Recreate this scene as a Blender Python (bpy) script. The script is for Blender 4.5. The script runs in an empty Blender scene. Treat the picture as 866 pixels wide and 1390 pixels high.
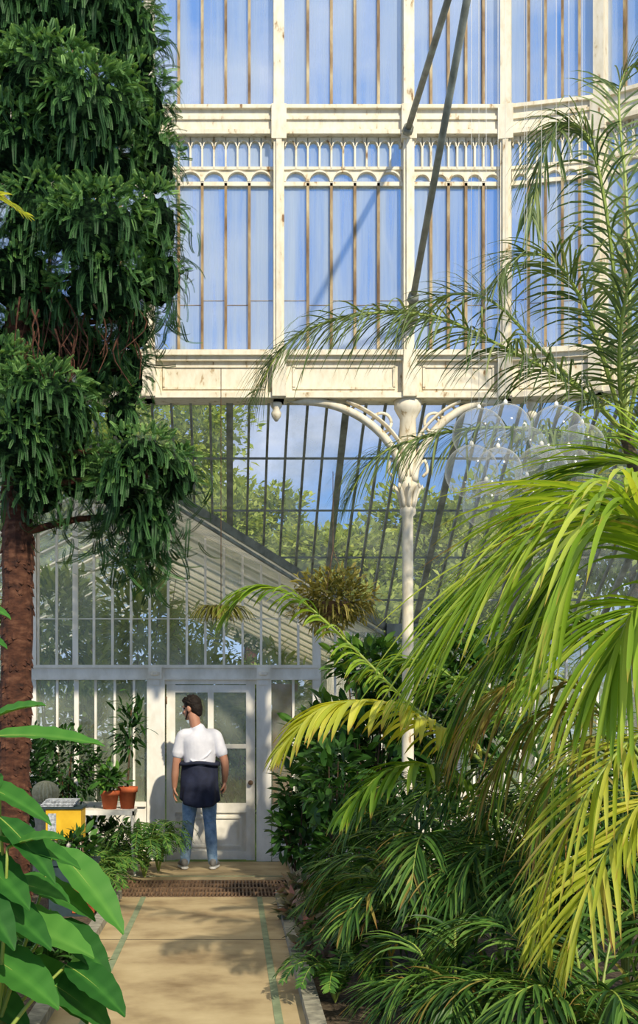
import bpy, math, random
import numpy as np
from mathutils import Vector, Matrix
random.seed(7); rng=np.random.default_rng(7)
# ---- survey calibration: camera at origin, 1.63 m high, looking along +Y
F=1800.; CX=313.; HY=970.; CH=1.63
def W(px,py,Y): return np.array([(px-CX)*Y/F, Y, CH+(HY-py)*Y/F])
def unit(v):
    v=np.asarray(v,float); return v/(np.linalg.norm(v,axis=-1,keepdims=True)+1e-9)
def lin(h):
    h=h.lstrip('#'); c=[int(h[i:i+2],16)/255 for i in (0,2,4)]
    return tuple([(x/12.92 if x<=0.04045 else ((x+0.055)/1.055)**2.4) for x in c]+[1.0])

# ---------------------------------------------------------------- mesh builder
class MB:
    def __init__(s): s.v=[];s.f=[];s.m=[];s.var=[];s.tip=[];s.n=0
    def add(s,verts,faces,mat=0,var=0.5,tip=0.0):
        verts=np.asarray(verts,float).reshape(-1,3); k=len(verts)
        s.v.append(verts)
        s.var.append(np.broadcast_to(np.asarray(var,float),(k,)))
        s.tip.append(np.broadcast_to(np.asarray(tip,float),(k,)))
        if isinstance(faces,np.ndarray):
            s.f.append(faces+s.n); s.m.append(np.full(len(faces),mat))
        else:
            by={}
            for fc in faces: by.setdefault(len(fc),[]).append(fc)
            for c,l in by.items():
                a=np.array(l); s.f.append(a+s.n); s.m.append(np.full(len(a),mat))
        s.n+=k
    def obj(s,name,mats,smooth=False,parent=None,loc=None):
        me=bpy.data.meshes.new(name)
        v=np.concatenate(s.v); me.vertices.add(len(v)); me.vertices.foreach_set('co',v.ravel())
        loops=np.concatenate([a.ravel() for a in s.f]); tot=np.concatenate([np.full(len(a),a.shape[1]) for a in s.f])
        me.loops.add(len(loops)); me.loops.foreach_set('vertex_index',loops.astype(np.int32))
        me.polygons.add(len(tot)); st=np.concatenate([[0],np.cumsum(tot)[:-1]]).astype(np.int32)
        me.polygons.foreach_set('loop_start',st)
        me.polygons.foreach_set('material_index',np.concatenate(s.m).astype(np.int32))
        me.polygons.foreach_set('use_smooth',np.full(len(tot),smooth))
        me.update(calc_edges=True)
        a=me.attributes.new('var','FLOAT','POINT'); a.data.foreach_set('value',np.concatenate(s.var).astype(np.float32))
        a=me.attributes.new('tip','FLOAT','POINT'); a.data.foreach_set('value',np.concatenate(s.tip).astype(np.float32))
        me.validate()
        for m in mats: me.materials.append(m)
        o=bpy.data.objects.new(name,me); bpy.context.scene.collection.objects.link(o)
        if parent: o.parent=parent
        if loc is not None: o.location=loc
        return o
BF=[(0,1,3,2),(4,6,7,5),(0,4,5,1),(2,3,7,6),(0,2,6,4),(1,5,7,3)]
def box(mb,x0,x1,y0,y1,z0,z1,mat=0,M=None,var=.5):
    v=np.array([(x,y,z) for x in (x0,x1) for y in (y0,y1) for z in (z0,z1)],float)
    if M is not None: v=M(v)
    mb.add(v,BF,mat,var)
def hexa(mb,a,b,c,d,e,mat=0,M=None):
    v=np.array([(p[0],y,p[1]) for p in (a,b,c,d) for y in e],float)
    if M is not None: v=M(v)
    mb.add(v,[(0,2,4,6),(1,7,5,3),(0,1,3,2),(2,3,5,4),(4,5,7,6),(6,7,1,0)],mat)
def cr(ctrl,n):
    P=np.asarray(ctrl,float); P=np.vstack([2*P[0]-P[1],P,2*P[-1]-P[-2]]); k=len(P)-3
    out=[]
    for t in np.linspace(0,k-1e-6,n):
        i=int(t);u=t-i;a,b,c,d=P[i:i+4]
        out.append(.5*((2*b)+(-a+c)*u+(2*a-5*b+4*c-d)*u*u+(-a+3*b-3*c+d)*u**3))
    return np.array(out)
def tube(mb,pts,rad,n=8,mat=0,ref=None,caps=True,var=.5,tip=0.,roundcap=False):
    P=np.asarray(pts,float); R=np.array([(r,r) if np.isscalar(r) else r for r in rad],float)
    if roundcap:
        t0=unit(P[0]-P[1]); t1=unit(P[-1]-P[-2])
        ex0=[(P[0]+t0*R[0].mean()*math.sin(a),R[0]*math.cos(a)) for a in (1.45,1.1,.6)]
        ex1=[(P[-1]+t1*R[-1].mean()*math.sin(a),R[-1]*math.cos(a)) for a in (.6,1.1,1.45)]
        P=np.vstack([[e[0] for e in ex0],P,[e[0] for e in ex1]]); R=np.vstack([[e[1] for e in ex0],R,[e[1] for e in ex1]])
    T=np.gradient(P,axis=0); T=unit(T)
    if ref is None: ref=np.array([1,0,0.]) if abs(T[:,0]).mean()<.8 else np.array([0,0,1.])
    S=unit(ref-T*(T@np.asarray(ref,float))[:,None]); N=np.cross(T,S)
    a=np.linspace(0,2*np.pi,n,endpoint=False)
    V=P[:,None,:]+S[:,None,:]*(np.cos(a)[None,:,None]*R[:,0][:,None,None])+N[:,None,:]*(np.sin(a)[None,:,None]*R[:,1][:,None,None])
    k=len(P); f=[]
    for i in range(k-1):
        for j in range(n):
            f.append((i*n+j,i*n+(j+1)%n,(i+1)*n+(j+1)%n,(i+1)*n+j))
    if caps: f.append(tuple(range(n))[::-1]); f.append(tuple((k-1)*n+j for j in range(n)))
    mb.add(V.reshape(-1,3),f,mat,var,tip)
def lathe(mb,prof,c,n=24,mat=0,var=.5):
    c=np.asarray(c,float); a=np.linspace(0,2*np.pi,n,endpoint=False)
    V=np.array([[(c[0]+r*math.cos(t),c[1]+r*math.sin(t),c[2]+z) for t in a] for r,z in prof])
    k=len(prof); f=[(i*n+j,i*n+(j+1)%n,(i+1)*n+(j+1)%n,(i+1)*n+j) for i in range(k-1) for j in range(n)]
    f.append(tuple(range(n))[::-1]); f.append(tuple((k-1)*n+j for j in range(n)))
    mb.add(V.reshape(-1,3),f,mat,var)
def ell(mb,c,r,nu=20,nv=12,mat=0,R=None,var=.5,lump=0):
    V=[]
    for i in range(1,nv):
        t=math.pi*i/nv
        for j in range(nu):
            p=2*math.pi*j/nu; q=1+(lump*(math.sin(5*p+3*t+c[0]*9)*math.sin(6*t+c[2]*7)+.6*math.sin(11*p)*math.sin(9*t+1)) if lump else 0)
            V.append((q*r[0]*math.sin(t)*math.cos(p),q*r[1]*math.sin(t)*math.sin(p),q*r[2]*math.cos(t)))
    V.append((0,0,r[2])); V.append((0,0,-r[2])); V=np.array(V)
    if R is not None: V=V@np.asarray(R).T
    f=[(i*nu+j,(i+1)*nu+j,(i+1)*nu+(j+1)%nu,i*nu+(j+1)%nu) for i in range(nv-2) for j in range(nu)]
    N=len(V); f+=[(N-2,j,(j+1)%nu) for j in range(nu)]; b=(nv-2)*nu; f+=[(N-1,b+(j+1)%nu,b+j) for j in range(nu)]
    mb.add(V+np.asarray(c,float),f,mat,var)

# ---------------------------------------------------------------- materials
def newmat(name):
    m=bpy.data.materials.new(name); m.use_nodes=True; nt=m.node_tree; nt.nodes.clear()
    return m,nt,nt.nodes,nt.links
def ramp(nd,stops):
    r=nd.new('ShaderNodeValToRGB'); e=r.color_ramp.elements
    while len(e)<len(stops): e.new(.5)
    for x,(p,c) in zip(e,stops): x.position=p; x.color=c
    return r
def noise(nd,lk,scale,detail=4,vec=(1,1,1),coord='Object',rough=.6):
    tc=nd.new('ShaderNodeTexCoord'); mp=nd.new('ShaderNodeMapping'); mp.inputs['Scale'].default_value=vec
    n=nd.new('ShaderNodeTexNoise'); n.inputs['Scale'].default_value=scale; n.inputs['Detail'].default_value=detail; n.inputs['Roughness'].default_value=rough
    lk.new(tc.outputs[coord],mp.inputs[0]); lk.new(mp.outputs[0],n.inputs['Vector']); return n
def surf(name,stops,scale=5,detail=5,vec=(1,1,1),rough=.6,bump=.0,metal=0,spec=.4):
    m,nt,nd,lk=newmat(name); n=noise(nd,lk,scale,detail,vec); r=ramp(nd,stops)
    p=nd.new('ShaderNodeBsdfPrincipled'); o=nd.new('ShaderNodeOutputMaterial')
    lk.new(n.outputs[0],r.inputs[0]); lk.new(r.outputs[0],p.inputs['Base Color'])
    p.inputs['Roughness'].default_value=rough; p.inputs['Metallic'].default_value=metal; p.inputs['Specular IOR Level'].default_value=spec
    if bump:
        b=nd.new('ShaderNodeBump'); b.inputs['Strength'].default_value=bump; b.inputs['Distance'].default_value=.02
        lk.new(n.outputs[0],b.inputs['Height']); lk.new(b.outputs[0],p.inputs['Normal'])
    lk.new(p.outputs[0],o.inputs[0]); return m
def leafm(name,stops,tipc=None,trans=.35,rough=.42,tip0=.8,spec=.3):
    m,nt,nd,lk=newmat(name); a=nd.new('ShaderNodeAttribute'); a.attribute_name='var'
    r=ramp(nd,stops); lk.new(a.outputs['Fac'],r.inputs[0]); col=r.outputs[0]
    if tipc:
        t=nd.new('ShaderNodeAttribute'); t.attribute_name='tip'
        rr=ramp(nd,[(tip0,(0,0,0,1)),(1,(1,1,1,1))]); lk.new(t.outputs['Fac'],rr.inputs[0])
        mx=nd.new('ShaderNodeMixRGB'); lk.new(rr.outputs[0],mx.inputs[0]); lk.new(col,mx.inputs[1]); mx.inputs[2].default_value=tipc; col=mx.outputs[0]
    p=nd.new('ShaderNodeBsdfPrincipled'); p.inputs['Roughness'].default_value=rough; p.inputs['Specular IOR Level'].default_value=spec
    tr=nd.new('ShaderNodeBsdfTranslucent'); ms=nd.new('ShaderNodeMixShader'); ms.inputs[0].default_value=trans
    o=nd.new('ShaderNodeOutputMaterial')
    g=nd.new('ShaderNodeMixRGB'); g.blend_type='MULTIPLY'; g.inputs[0].default_value=1; g.inputs[2].default_value=(1.35,1.25,.5,1)
    lk.new(col,p.inputs['Base Color']); lk.new(col,g.inputs[1]); lk.new(g.outputs[0],tr.inputs[0])
    lk.new(p.outputs[0],ms.inputs[1]); lk.new(tr.outputs[0],ms.inputs[2]); lk.new(ms.outputs[0],o.inputs[0]); return m
def glassm(name,film,lo,hi,scale=1.2,vec=(1.5,1,.35)):
    m,nt,nd,lk=newmat(name); n=noise(nd,lk,scale,5,vec)
    r=ramp(nd,[(.35,(lo,lo,lo,1)),(.65,(hi,hi,hi,1))]); lk.new(n.outputs[0],r.inputs[0])
    t=nd.new('ShaderNodeBsdfTransparent'); d=nd.new('ShaderNodeBsdfDiffuse'); d.inputs[0].default_value=film
    l=nd.new('ShaderNodeBsdfTranslucent'); l.inputs[0].default_value=film
    dl=nd.new('ShaderNodeMixShader'); dl.inputs[0].default_value=.55; lk.new(d.outputs[0],dl.inputs[1]); lk.new(l.outputs[0],dl.inputs[2])
    a=nd.new('ShaderNodeMixShader'); lk.new(r.outputs[0],a.inputs[0]); lk.new(t.outputs[0],a.inputs[1]); lk.new(dl.outputs[0],a.inputs[2])
    g=nd.new('ShaderNodeBsdfGlossy'); g.inputs['Roughness'].default_value=.05
    b=nd.new('ShaderNodeMixShader'); b.inputs[0].default_value=.04; lk.new(a.outputs[0],b.inputs[1]); lk.new(g.outputs[0],b.inputs[2])
    o=nd.new('ShaderNodeOutputMaterial'); lk.new(b.outputs[0],o.inputs[0]); return m
cream=surf('painted_iron_cream',[(.29,lin('7c5a34')),(.335,lin('b09a74')),(.39,lin('d6cbb0')),(.55,lin('e2d9c3')),(.72,lin('e8e0cc'))],17,9,(1,1,.4),.6,.08)
creamd=surf('weathered_glazing_bar',[(.34,lin('5e4426')),(.5,lin('937a54')),(.7,lin('c4b48e'))],9,8,(1,1,.3),.6)
greybar=surf('grey_glazing_bar',[(.3,lin('62645a')),(.6,lin('94978a')),(.8,lin('b8b9aa'))],7,6,(1,1,.4),.6)
white=surf('white_painted_timber',[(.3,lin('d8d2c0')),(.6,lin('f4efe2'))],5,5,(1,1,.5),.5)
brick=surf('brick_masonry',[(.3,lin('7a4a36')),(.6,lin('a8745a'))],12,4,(1,1,3),.9,.3)
stone=surf('kerb_stone',[(.3,lin('6f6c60')),(.6,lin('a09c8a')),(.8,lin('b9b39e'))],14,6,rough=.85,bump=.3)
pathm=surf('concrete_path',[(.28,lin('857050')),(.5,lin('b09c76')),(.75,lin('c6b48c'))],2.2,8,rough=.75,bump=.08)
stripem=surf('green_inlay_tile',[(.3,lin('6d7a5c')),(.7,lin('93a07d'))],10,4,rough=.6)
ironm=surf('rusty_cast_iron',[(.3,lin('3b2c22')),(.6,lin('7d6248')),(.8,lin('927a5c'))],20,5,rough=.6)
darkm=surf('painted_grate_shade_and_joints',[(.3,lin('15120e')),(.7,lin('2a231b'))],5,2,rough=.9)  # dark colour painted as shade under the grate; also colours the path joints
soil=surf('soil_and_gravel',[(.3,lin('2e261c')),(.55,lin('5a4d3c')),(.75,lin('7f735f'))],30,8,rough=.95,bump=.6)
grass=surf('lawn',[(.3,lin('3f5a22')),(.7,lin('7a9440'))],3,6,rough=.9)
bark=surf('reddish_bark',[(.3,lin('22130c')),(.5,lin('4c2c1c')),(.75,lin('75503a'))],10,8,(1,1,2.2),.9,.8)
palmbark=surf('palm_trunk',[(.3,lin('3c3222')),(.7,lin('7d6e50'))],8,6,(1,1,4),.9,.6)
terra=surf('terracotta',[(.3,lin('9a4826')),(.7,lin('c4683d'))],8,5,rough=.8,bump=.1)
g_up=glassm('whitewashed_glass',(.64,.74,.88,1),.14,.78,1.3,(4.6,1,.20))
g_top=glassm('sky_glass',(.60,.71,.88,1),.10,.62,1.2,(4.4,1,.22))
g_low=glassm('algae_stained_glass',(.58,.64,.58,1),.10,.42,1.6,(1.5,1,.5))
g_scr=glassm('screen_glass',(.48,.52,.40,1),.12,.45,1.5,(1.2,1,.5))
g_wash=glassm('limewashed_roof_glass',(.86,.82,.70,1),.75,.95,2,(1,1,1))

# ---------------------------------------------------------------- world + sun
sc=bpy.context.scene
w=bpy.data.worlds.new('sky'); sc.world=w; w.use_nodes=True; nt=w.node_tree; nt.nodes.clear(); nd=nt.nodes; lk=nt.links
tc=nd.new('ShaderNodeTexCoord'); sp=nd.new('ShaderNodeSeparateXYZ'); lk.new(tc.outputs['Generated'],sp.inputs[0])
rs=ramp(nd,[(0.0,lin('b8cce2')),(.12,lin('84aee2')),(.3,lin('4a86d8')),(.5,lin('5c8cd0')),(.62,lin('c9c6bb')),(1,lin('d8cfbc'))]); lk.new(sp.outputs[2],rs.inputs[0])
mp=nd.new('ShaderNodeMapping'); mp.inputs['Scale'].default_value=(2.2,2.2,5); mp.inputs['Location'].default_value=(1.3,.4,.2)
cn=nd.new('ShaderNodeTexNoise'); cn.inputs['Scale'].default_value=2.6; cn.inputs['Detail'].default_value=7
lk.new(tc.outputs['Generated'],mp.inputs[0]); lk.new(mp.outputs[0],cn.inputs['Vector'])
rc=ramp(nd,[(.5,(0,0,0,1)),(.78,(.8,.8,.8,1))]); lk.new(cn.outputs[0],rc.inputs[0])
mx=nd.new('ShaderNodeMixRGB'); mx.inputs[2].default_value=(.84,.83,.80,1); lk.new(rc.outputs[0],mx.inputs[0]); lk.new(rs.outputs[0],mx.inputs[1])
bg=nd.new('ShaderNodeBackground'); bg.inputs[1].default_value=1.3; lk.new(mx.outputs[0],bg.inputs[0])
wo=nd.new('ShaderNodeOutputWorld'); lk.new(bg.outputs[0],wo.inputs[0])
sd=bpy.data.lights.new('sun','SUN'); sd.energy=4.6; sd.angle=.02; sd.color=(1,.90,.72)
so=bpy.data.objects.new('sun',sd); sc.collection.objects.link(so)
so.rotation_euler=Vector((-.30,.78,-.59)).to_track_quat('-Z','Y').to_euler(); so.location=(4,-4,10)
try:
    sc.view_settings.view_transform='Standard'; sc.view_settings.look='None'
except Exception: pass

# ---------------------------------------------------------------- camera
cd=bpy.data.cameras.new('camera'); cam=bpy.data.objects.new('camera',cd); sc.collection.objects.link(cam); sc.camera=cam
cam.location=(0,0,CH); cam.rotation_euler=(math.pi/2,0,0)
cd.sensor_fit='HORIZONTAL'; cd.sensor_width=36; cd.lens=36*F/866; cd.shift_x=(433-CX)/866; cd.shift_y=(HY-695)/866
cd.clip_end=300

# ---------------------------------------------------------------- upper drum facade
YF=11.6; S=F/YF
def zf(py): return CH+(HY-py)/S
plan=[((-147-CX)/S,YF+.1),((28-CX)/S,YF),((203-CX)/S,YF),((378-CX)/S,YF),((553-CX)/S,YF),((687-CX)/S,YF),((818-CX)/F*11.4,11.4),((955-CX)/F*10.9,10.9),((1090-CX)/F*10.0,10.0)]
frame=MB(); bars=MB(); gl=MB(); gl2=MB()
def arch(mb,u0,u1,zs,zt,y,M,n=10,mat=0):
    r=(u1-u0)/2; c=(u0+u1)/2; rz=min(r,zt-zs-.006)
    A=[(c-r*math.cos(math.pi*i/n),zs+rz*math.sin(math.pi*i/n)) for i in range(n+1)]
    for i in range(n):
        hexa(mb,A[i],A[i+1],(A[i+1][0],zt),(A[i][0],zt),y,mat,M)
def archring(mb,u0,u1,zs,rz,y,M,th=.014,n=10):
    r=(u1-u0)/2; c=(u0+u1)/2
    A=[(c-r*math.cos(math.pi*i/n),zs+rz*math.sin(math.pi*i/n)) for i in range(n+1)]
    B=[(c-(r-th)*math.cos(math.pi*i/n),zs+(rz-th)*math.sin(math.pi*i/n)) for i in range(n+1)]
    for i in range(n): hexa(mb,B[i],B[i+1],A[i+1],A[i],y,0,M)
for (a,b) in zip(plan[:-1],plan[1:]):
    a=np.array(a);b=np.array(b);L=np.linalg.norm(b-a);d=(b-a)/L;nrm=np.array([-d[1],d[0]])
    def M(v,a=a,d=d,nrm=nrm):
        v=np.asarray(v,float); xy=a+v[:,:1]*d+v[:,1:2]*nrm; return np.c_[xy,v[:,2]]
    for (p0,p1,y0) in [(182,154,-.07),(154,149,-.11),(188,182,-.10),(168,163,-.09)]:
        box(frame,0,L,y0,.12,zf(p0),zf(p1),0,M)
    for (p0,p1,y0) in [(545,538,-.15),(538,495,-.09),(495,489,-.14),(489,482,-.18)]:
        box(frame,0,L,y0,.14,zf(p0),zf(p1),0,M)
    box(frame,.12,L-.12,-.105,-.08,zf(532),zf(529),0,M); box(frame,.12,L-.12,-.105,-.08,zf(503),zf(500),0,M)
    box(frame,.12,.14,-.105,-.08,zf(530),zf(502),0,M); box(frame,L-.14,L-.12,-.105,-.08,zf(530),zf(502),0,M)
    box(frame,0,L,-.03,.05,zf(254),zf(248.5),0,M); box(frame,0,L,-.03,.05,zf(232),zf(228),0,M)
    box(frame,0,L,-.12,.12,zf(-110),zf(-130),0,M)
    box(frame,-.046,.046,-.105,.10,zf(545),zf(-120),0,M); box(frame,-.024,.024,-.125,-.10,zf(480),zf(190),0,M); box(frame,-.065,.065,-.13,.101,zf(196),zf(149.5),0,M)
    box(frame,-.06,.06,-.185,.102,zf(544),zf(482.5),0,M)
    i0=.05;i1=L-.05;pw=(i1-i0)/5
    for k in range(5):
        arch(frame,i0+k*pw,i0+(k+1)*pw,zf(248),zf(231),(-.012,.03),M)
        archring(frame,i0+k*pw,i0+(k+1)*pw,zf(248.5),min(pw/2,.1),(-.035,.032),M)
    for k in range(10):
        arch(frame,i0+k*pw/2+.004,i0+(k+1)*pw/2-.004,zf(200),zf(187),(-.018,.03),M,8)
        archring(frame,i0+k*pw/2+.004,i0+(k+1)*pw/2-.004,zf(200.5),.055,(-.035,.032),M,.010,8)
    for k in range(1,10): box(frame,i0+k*pw/2-.008,i0+k*pw/2+.008,-.034,.03,zf(230),zf(200),0,M)
    for k in range(1,5):
        u=i0+k*pw; box(bars,u-.012,u+.012,-.03,.03,zf(482),zf(250),0,M); box(bars,u-.012,u+.012,-.03,.03,zf(150),zf(-110),0,M)
    for pp in (408,): 
        for k in range(5): box(bars,i0+k*pw,i0+(k+1)*pw,.003,.012,zf(pp+k%2*6)-.002,zf(pp+k%2*6)+.002,0,M)
    box(gl,0,L,.008,.012,zf(482),zf(187),0,M); box(gl2,0,L,.008,.012,zf(150),zf(-110),0,M)
frame.obj('facade_frame',[cream]); bars.obj('trim_glazing_bars',[creamd]); gl.obj('window_1',[g_up]); gl2.obj('window_2',[g_top])

# truss rods of the dome
mb=MB(); T=W(670,-200,8.4)
for st in (W(553,178,11.42),W(560,408,11.35)):
    tube(mb,[st,st*.5+T*.5,T],[.028]*3,8); tube(mb,[st,st+(T-st)*.02],[.05,.045],8)
tube(mb,[W(560,408,11.38),W(560,440,11.42)],[.03,.05],8)
mb.obj('dome_tie_rods',[greybar],True)

# column with arched brackets
mb=MB(); c=np.array([(553-CX)/S,YF-.03,0])
z=lambda p:zf(p)
lathe(mb,[(.14,0),(.14,.12),(.10,.16),(.07,.22),(.055,.3),(.047,z(720)),(.047,z(702)),(.07,z(698)),(.07,z(692)),(.05,z(688)),(.055,z(672)),(.085,z(664)),(.085,z(658)),(.06,z(650)),(.07,z(625)),(.075,z(600)),(.07,z(570)),(.10,z(562)),(.12,z(556)),(.12,z(545.5))],c,20)
for k in range(8):
    an=k*math.pi/4; dx,dy=math.cos(an),math.sin(an)
    pts=[c+np.array([dx*.05,dy*.05,z(690)]),c+np.array([dx*.08,dy*.08,z(672)]),c+np.array([dx*.12,dy*.12,z(660)]),c+np.array([dx*.13,dy*.13,z(666)])]
    tube(mb,cr(pts,8),[.018,.018,.017,.016,.014,.012,.01,.006],6)
def bracket(end_px,sgn):
    e=(end_px-CX)/S
    x0=c[0]+sgn*.05; W_=abs(e-x0); H=z(547)-z(655)
    arc=[(x0+sgn*W_*(1-math.cos(t))**.93,z(655)+H*math.sin(t)) for t in np.linspace(0,math.pi/2,26)]
    for off,r in ((0,.036),(.085,.014)):
        pts=[np.array([x-sgn*off*.8,c[1]-.03,zz+off*.55]) for x,zz in arc if zz+off*.55<z(546)]
        if off==0: pts.append(np.array([arc[-1][0]+sgn*.12,c[1]-.03,arc[-1][1]]))
        tube(mb,pts,[(r,.05)]*len(pts),8)
    for i in (5,9,13,17):
        x,zz=arc[i]; tube(mb,[np.array([x,c[1],zz]),np.array([x-sgn*.05,c[1],zz+.05])],[.012]*2,6)
    cx,cz=x0+sgn*.18,z(575)
    ring=[np.array([cx+.085*math.cos(t),c[1],cz+.085*math.sin(t)]) for t in np.linspace(0,2*math.pi,24)]
    tube(mb,ring,[.014]*24,6,ref=[0,1,0])
    pts=[np.array([x0+sgn*.02,c[1],z(640)]),np.array([x0+sgn*.09,c[1],z(625)]),np.array([x0+sgn*.12,c[1],z(640)]),np.array([x0+sgn*.08,c[1],z(648)])]
    tube(mb,cr(pts,12),[.014]*12,6)
bracket(412,-1); bracket(672,1)
mb.obj('iron_column',[cream],True)
mb=MB()
for px in (375,722): lathe(mb,[(.012,0),(.04,.04),(.045,.07),(.03,.1),(.05,.13),(.05,.16)],W(px,572,YF-.05),14)
mb.obj('pendant_drop',[cream],True)

# ---------------------------------------------------------------- aisle roof glazing   z = 10.9-.56 Y
YW=14.8; SW=F/YW
def zw(py): return CH+(HY-py)/SW
def xw(px): return (px-CX)/SW
RX,RZ=-1.6,4.27
def wingz(x): return RZ-.5*abs(x-RX)
def roofY(z): return (10.9-z)/.56
XE=1.735
mbg=MB(); mbb=MB()
xs=np.arange(-6.2,7.0,.172)
for x in xs:
    zl=wingz(x) if abs(x-RX)<3.335 else 2.6
    zl=max(zl,2.6); zt=4.45
    P0=np.array([x,roofY(zt),zt]);P1=np.array([x,roofY(zl),zl])
    thick=.03 if int(round((x+6.2)/.172))%6==0 else .011
    v=[]
    for P in (P0,P1):
        for dx in (-thick,thick):
            for dz in (0,.05): v.append(P+np.array([dx,0,dz]))
    mbb.add(v,BF)
    x2=x+.172; zl2=max(wingz(x2) if abs(x2-RX)<3.335 else 2.6,2.6)
    mbg.add([P0+[0,0,.03],P1+[0,0,.03],(x2,roofY(zl2),zl2+.03),(x2,roofY(zt),zt+.03)],[(0,1,2,3)])
    for zz in (4.0,3.62,3.24,2.86):
        if zz>zl: box(mbb,x,x+.172,roofY(zz)-.006,roofY(zz)+.006,zz,zz+.02)
mbg.obj('window_3',[g_low]); mbb.obj('trim_aisle_roof_bars',[greybar])
mb=MB(); 
for sg in (1,-1):
    pts=[np.array([RX+sg*t,roofY(RZ-.5*t),RZ-.5*t]) for t in (0,1.1,2.2,3.335)]
    tube(mb,pts,[(.06,.045)]*4,4)
    tube(mb,[p+np.array([0,-.03,-.10]) for p in pts],[.02]*4,6)
box(mb,XE,7,YW-.08,YW+.06,2.5,2.64)
mb.obj('trim_valley_beam',[greybar])
mb=MB(); mb2=MB()
for Y in np.arange(11.9,31,.15):
    z0=min(RZ,10.9-.56*Y) if Y<14.8 else RZ
    for sg,B in ((1,mb),(-1,mb2)):
        t0,t1=0,3.33
        if Y<14.8: t0,t1=0,(RZ-z0)*2
        if t1-t0<.05: continue
        v=[]
        for t in (t0,t1):
            for yy in (Y,Y+.12):
                for dz in (0,.015): v.append((RX+sg*t,yy,RZ-.5*t+dz))
        B.add(v,BF)
rf=MB()
for Y in np.arange(15.2,31,1.2):
    for sg in (1,-1):
        tube(rf,[(RX,Y,RZ-.05),(RX+sg*3.33,Y,RZ-.05-.5*3.33)],[.025,.025],4)
rf.obj('trim_wing_rafters',[white])
mb.obj('ceiling_wing_boards',[g_wash]); mb2.obj('ceiling_wing_glass',[g_low])
mb=MB(); g=MB()
box(mb,XE-.05,XE+.05,15.0,31,-.04,.75); 
for Y in np.arange(15.2,31,.4): box(mb,XE-.02,XE+.02,Y,Y+.03,.75,2.6)
box(g,XE,XE+.005,15.0,31,.75,2.6); mb.obj('wall_wing',[white]); g.obj('window_7',[g_low])

# ---------------------------------------------------------------- glazed screen wall with door
mb=MB(); g=MB(); thin=MB()
def sb(px0,px1,py0,py1,y0=-.05,y1=.05,B=mb): box(B,xw(px0),xw(px1),YW+y0,YW+y1,zw(py0),zw(py1))
sb(40,432,921,904,-.07); sb(40,432,907,903,-.10); sb(40,432,923,920,-.09)
FL=HY+CH*SW
sb(200,224,FL,904,-.081,.052); sb(348,368,FL,904,-.081,.052); sb(222,350,929,921,-.045,.045); sb(36,50,FL,700,-.072,.053)
for px in (211,357): sb(px-9,px+9,922,906,-.13); sb(px-6,px+6,930,922,-.10); lathe(mb,[(.01,-.01),(.045,0),(.05,.03),(.01,.04)],(xw(px),YW-.14,zw(914)-.02),12)
sb(424,434,FL,790,-.074,.054)
sb(51,199,FL,1092,-.085,.085); sb(41,199,1094,1088,-.12); sb(369,423,FL,1092,-.085,.085)
for px in np.arange(52,425,12.6*2):
    top=min(zw(600),wingz(xw(px)))
    th=.03 if abs(px-102.4)<3 else .013
    box(thin,xw(px)-th,xw(px)+th,YW-.03,YW+.03,zw(904),top)
for px in list(range(78,200,26))+[398]:
    box(thin,xw(px)-(.025 if px==104 else .013),xw(px)+(.025 if px==104 else .013),YW-.03,YW+.03,zw(1092),zw(920))
for py in (840,): 
    box(thin,max(xw(40),-2.3),RX+(RZ-zw(py))*2,YW-.01,YW+.01,zw(py)-.005,zw(py)+.005)
box(g,xw(40),xw(200),YW,YW+.005,zw(1092),zw(921)); box(g,xw(368),xw(432),YW,YW+.005,zw(1092),zw(921))
xl,xr=xw(40),XE
g.add([(xl,YW,zw(905)),(xr,YW,zw(905)),(xr,YW,wingz(xr)),(RX,YW,RZ),(xl,YW,wingz(xl))],[(0,1,2,3,4)])
mb.obj('wall_screen',[white]); thin.obj('trim_screen_bars',[white]); g.obj('window_4',[g_scr])
mb=MB(); g=MB()
box(mb,xw(434),7,YW-.1,YW+.1,0,.75); box(mb,xw(434),7,YW-.13,YW+.13,.72,.78)
for x in np.arange(xw(434),7,.172): box(mb,x-.012,x+.012,YW-.02,YW+.03,.75,2.55)
box(g,xw(434),7,YW,YW+.005,.75,2.55); mb.obj('wall_back',[white]); g.obj('window_5',[g_scr])
mb=MB(); g=MB()
box(mb,-7,xw(36),YW-.1,YW+.1,0,.75)
for x in np.arange(-7,xw(34),.172): box(mb,x-.012,x+.012,YW-.02,YW+.03,.75,2.6)
box(g,-7,xw(36),YW,YW+.005,.75,2.6); mb.obj('wall_left',[white]); g.obj('window_6',[g_scr])
mb=MB(); box(mb,xw(372),xw(402),YW+.35,YW+.7,0,1.95); 
box(mb,xw(368),xw(406),YW+.32,YW+.73,1.9,1.98); mb.obj('brick_pier',[brick])
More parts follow.
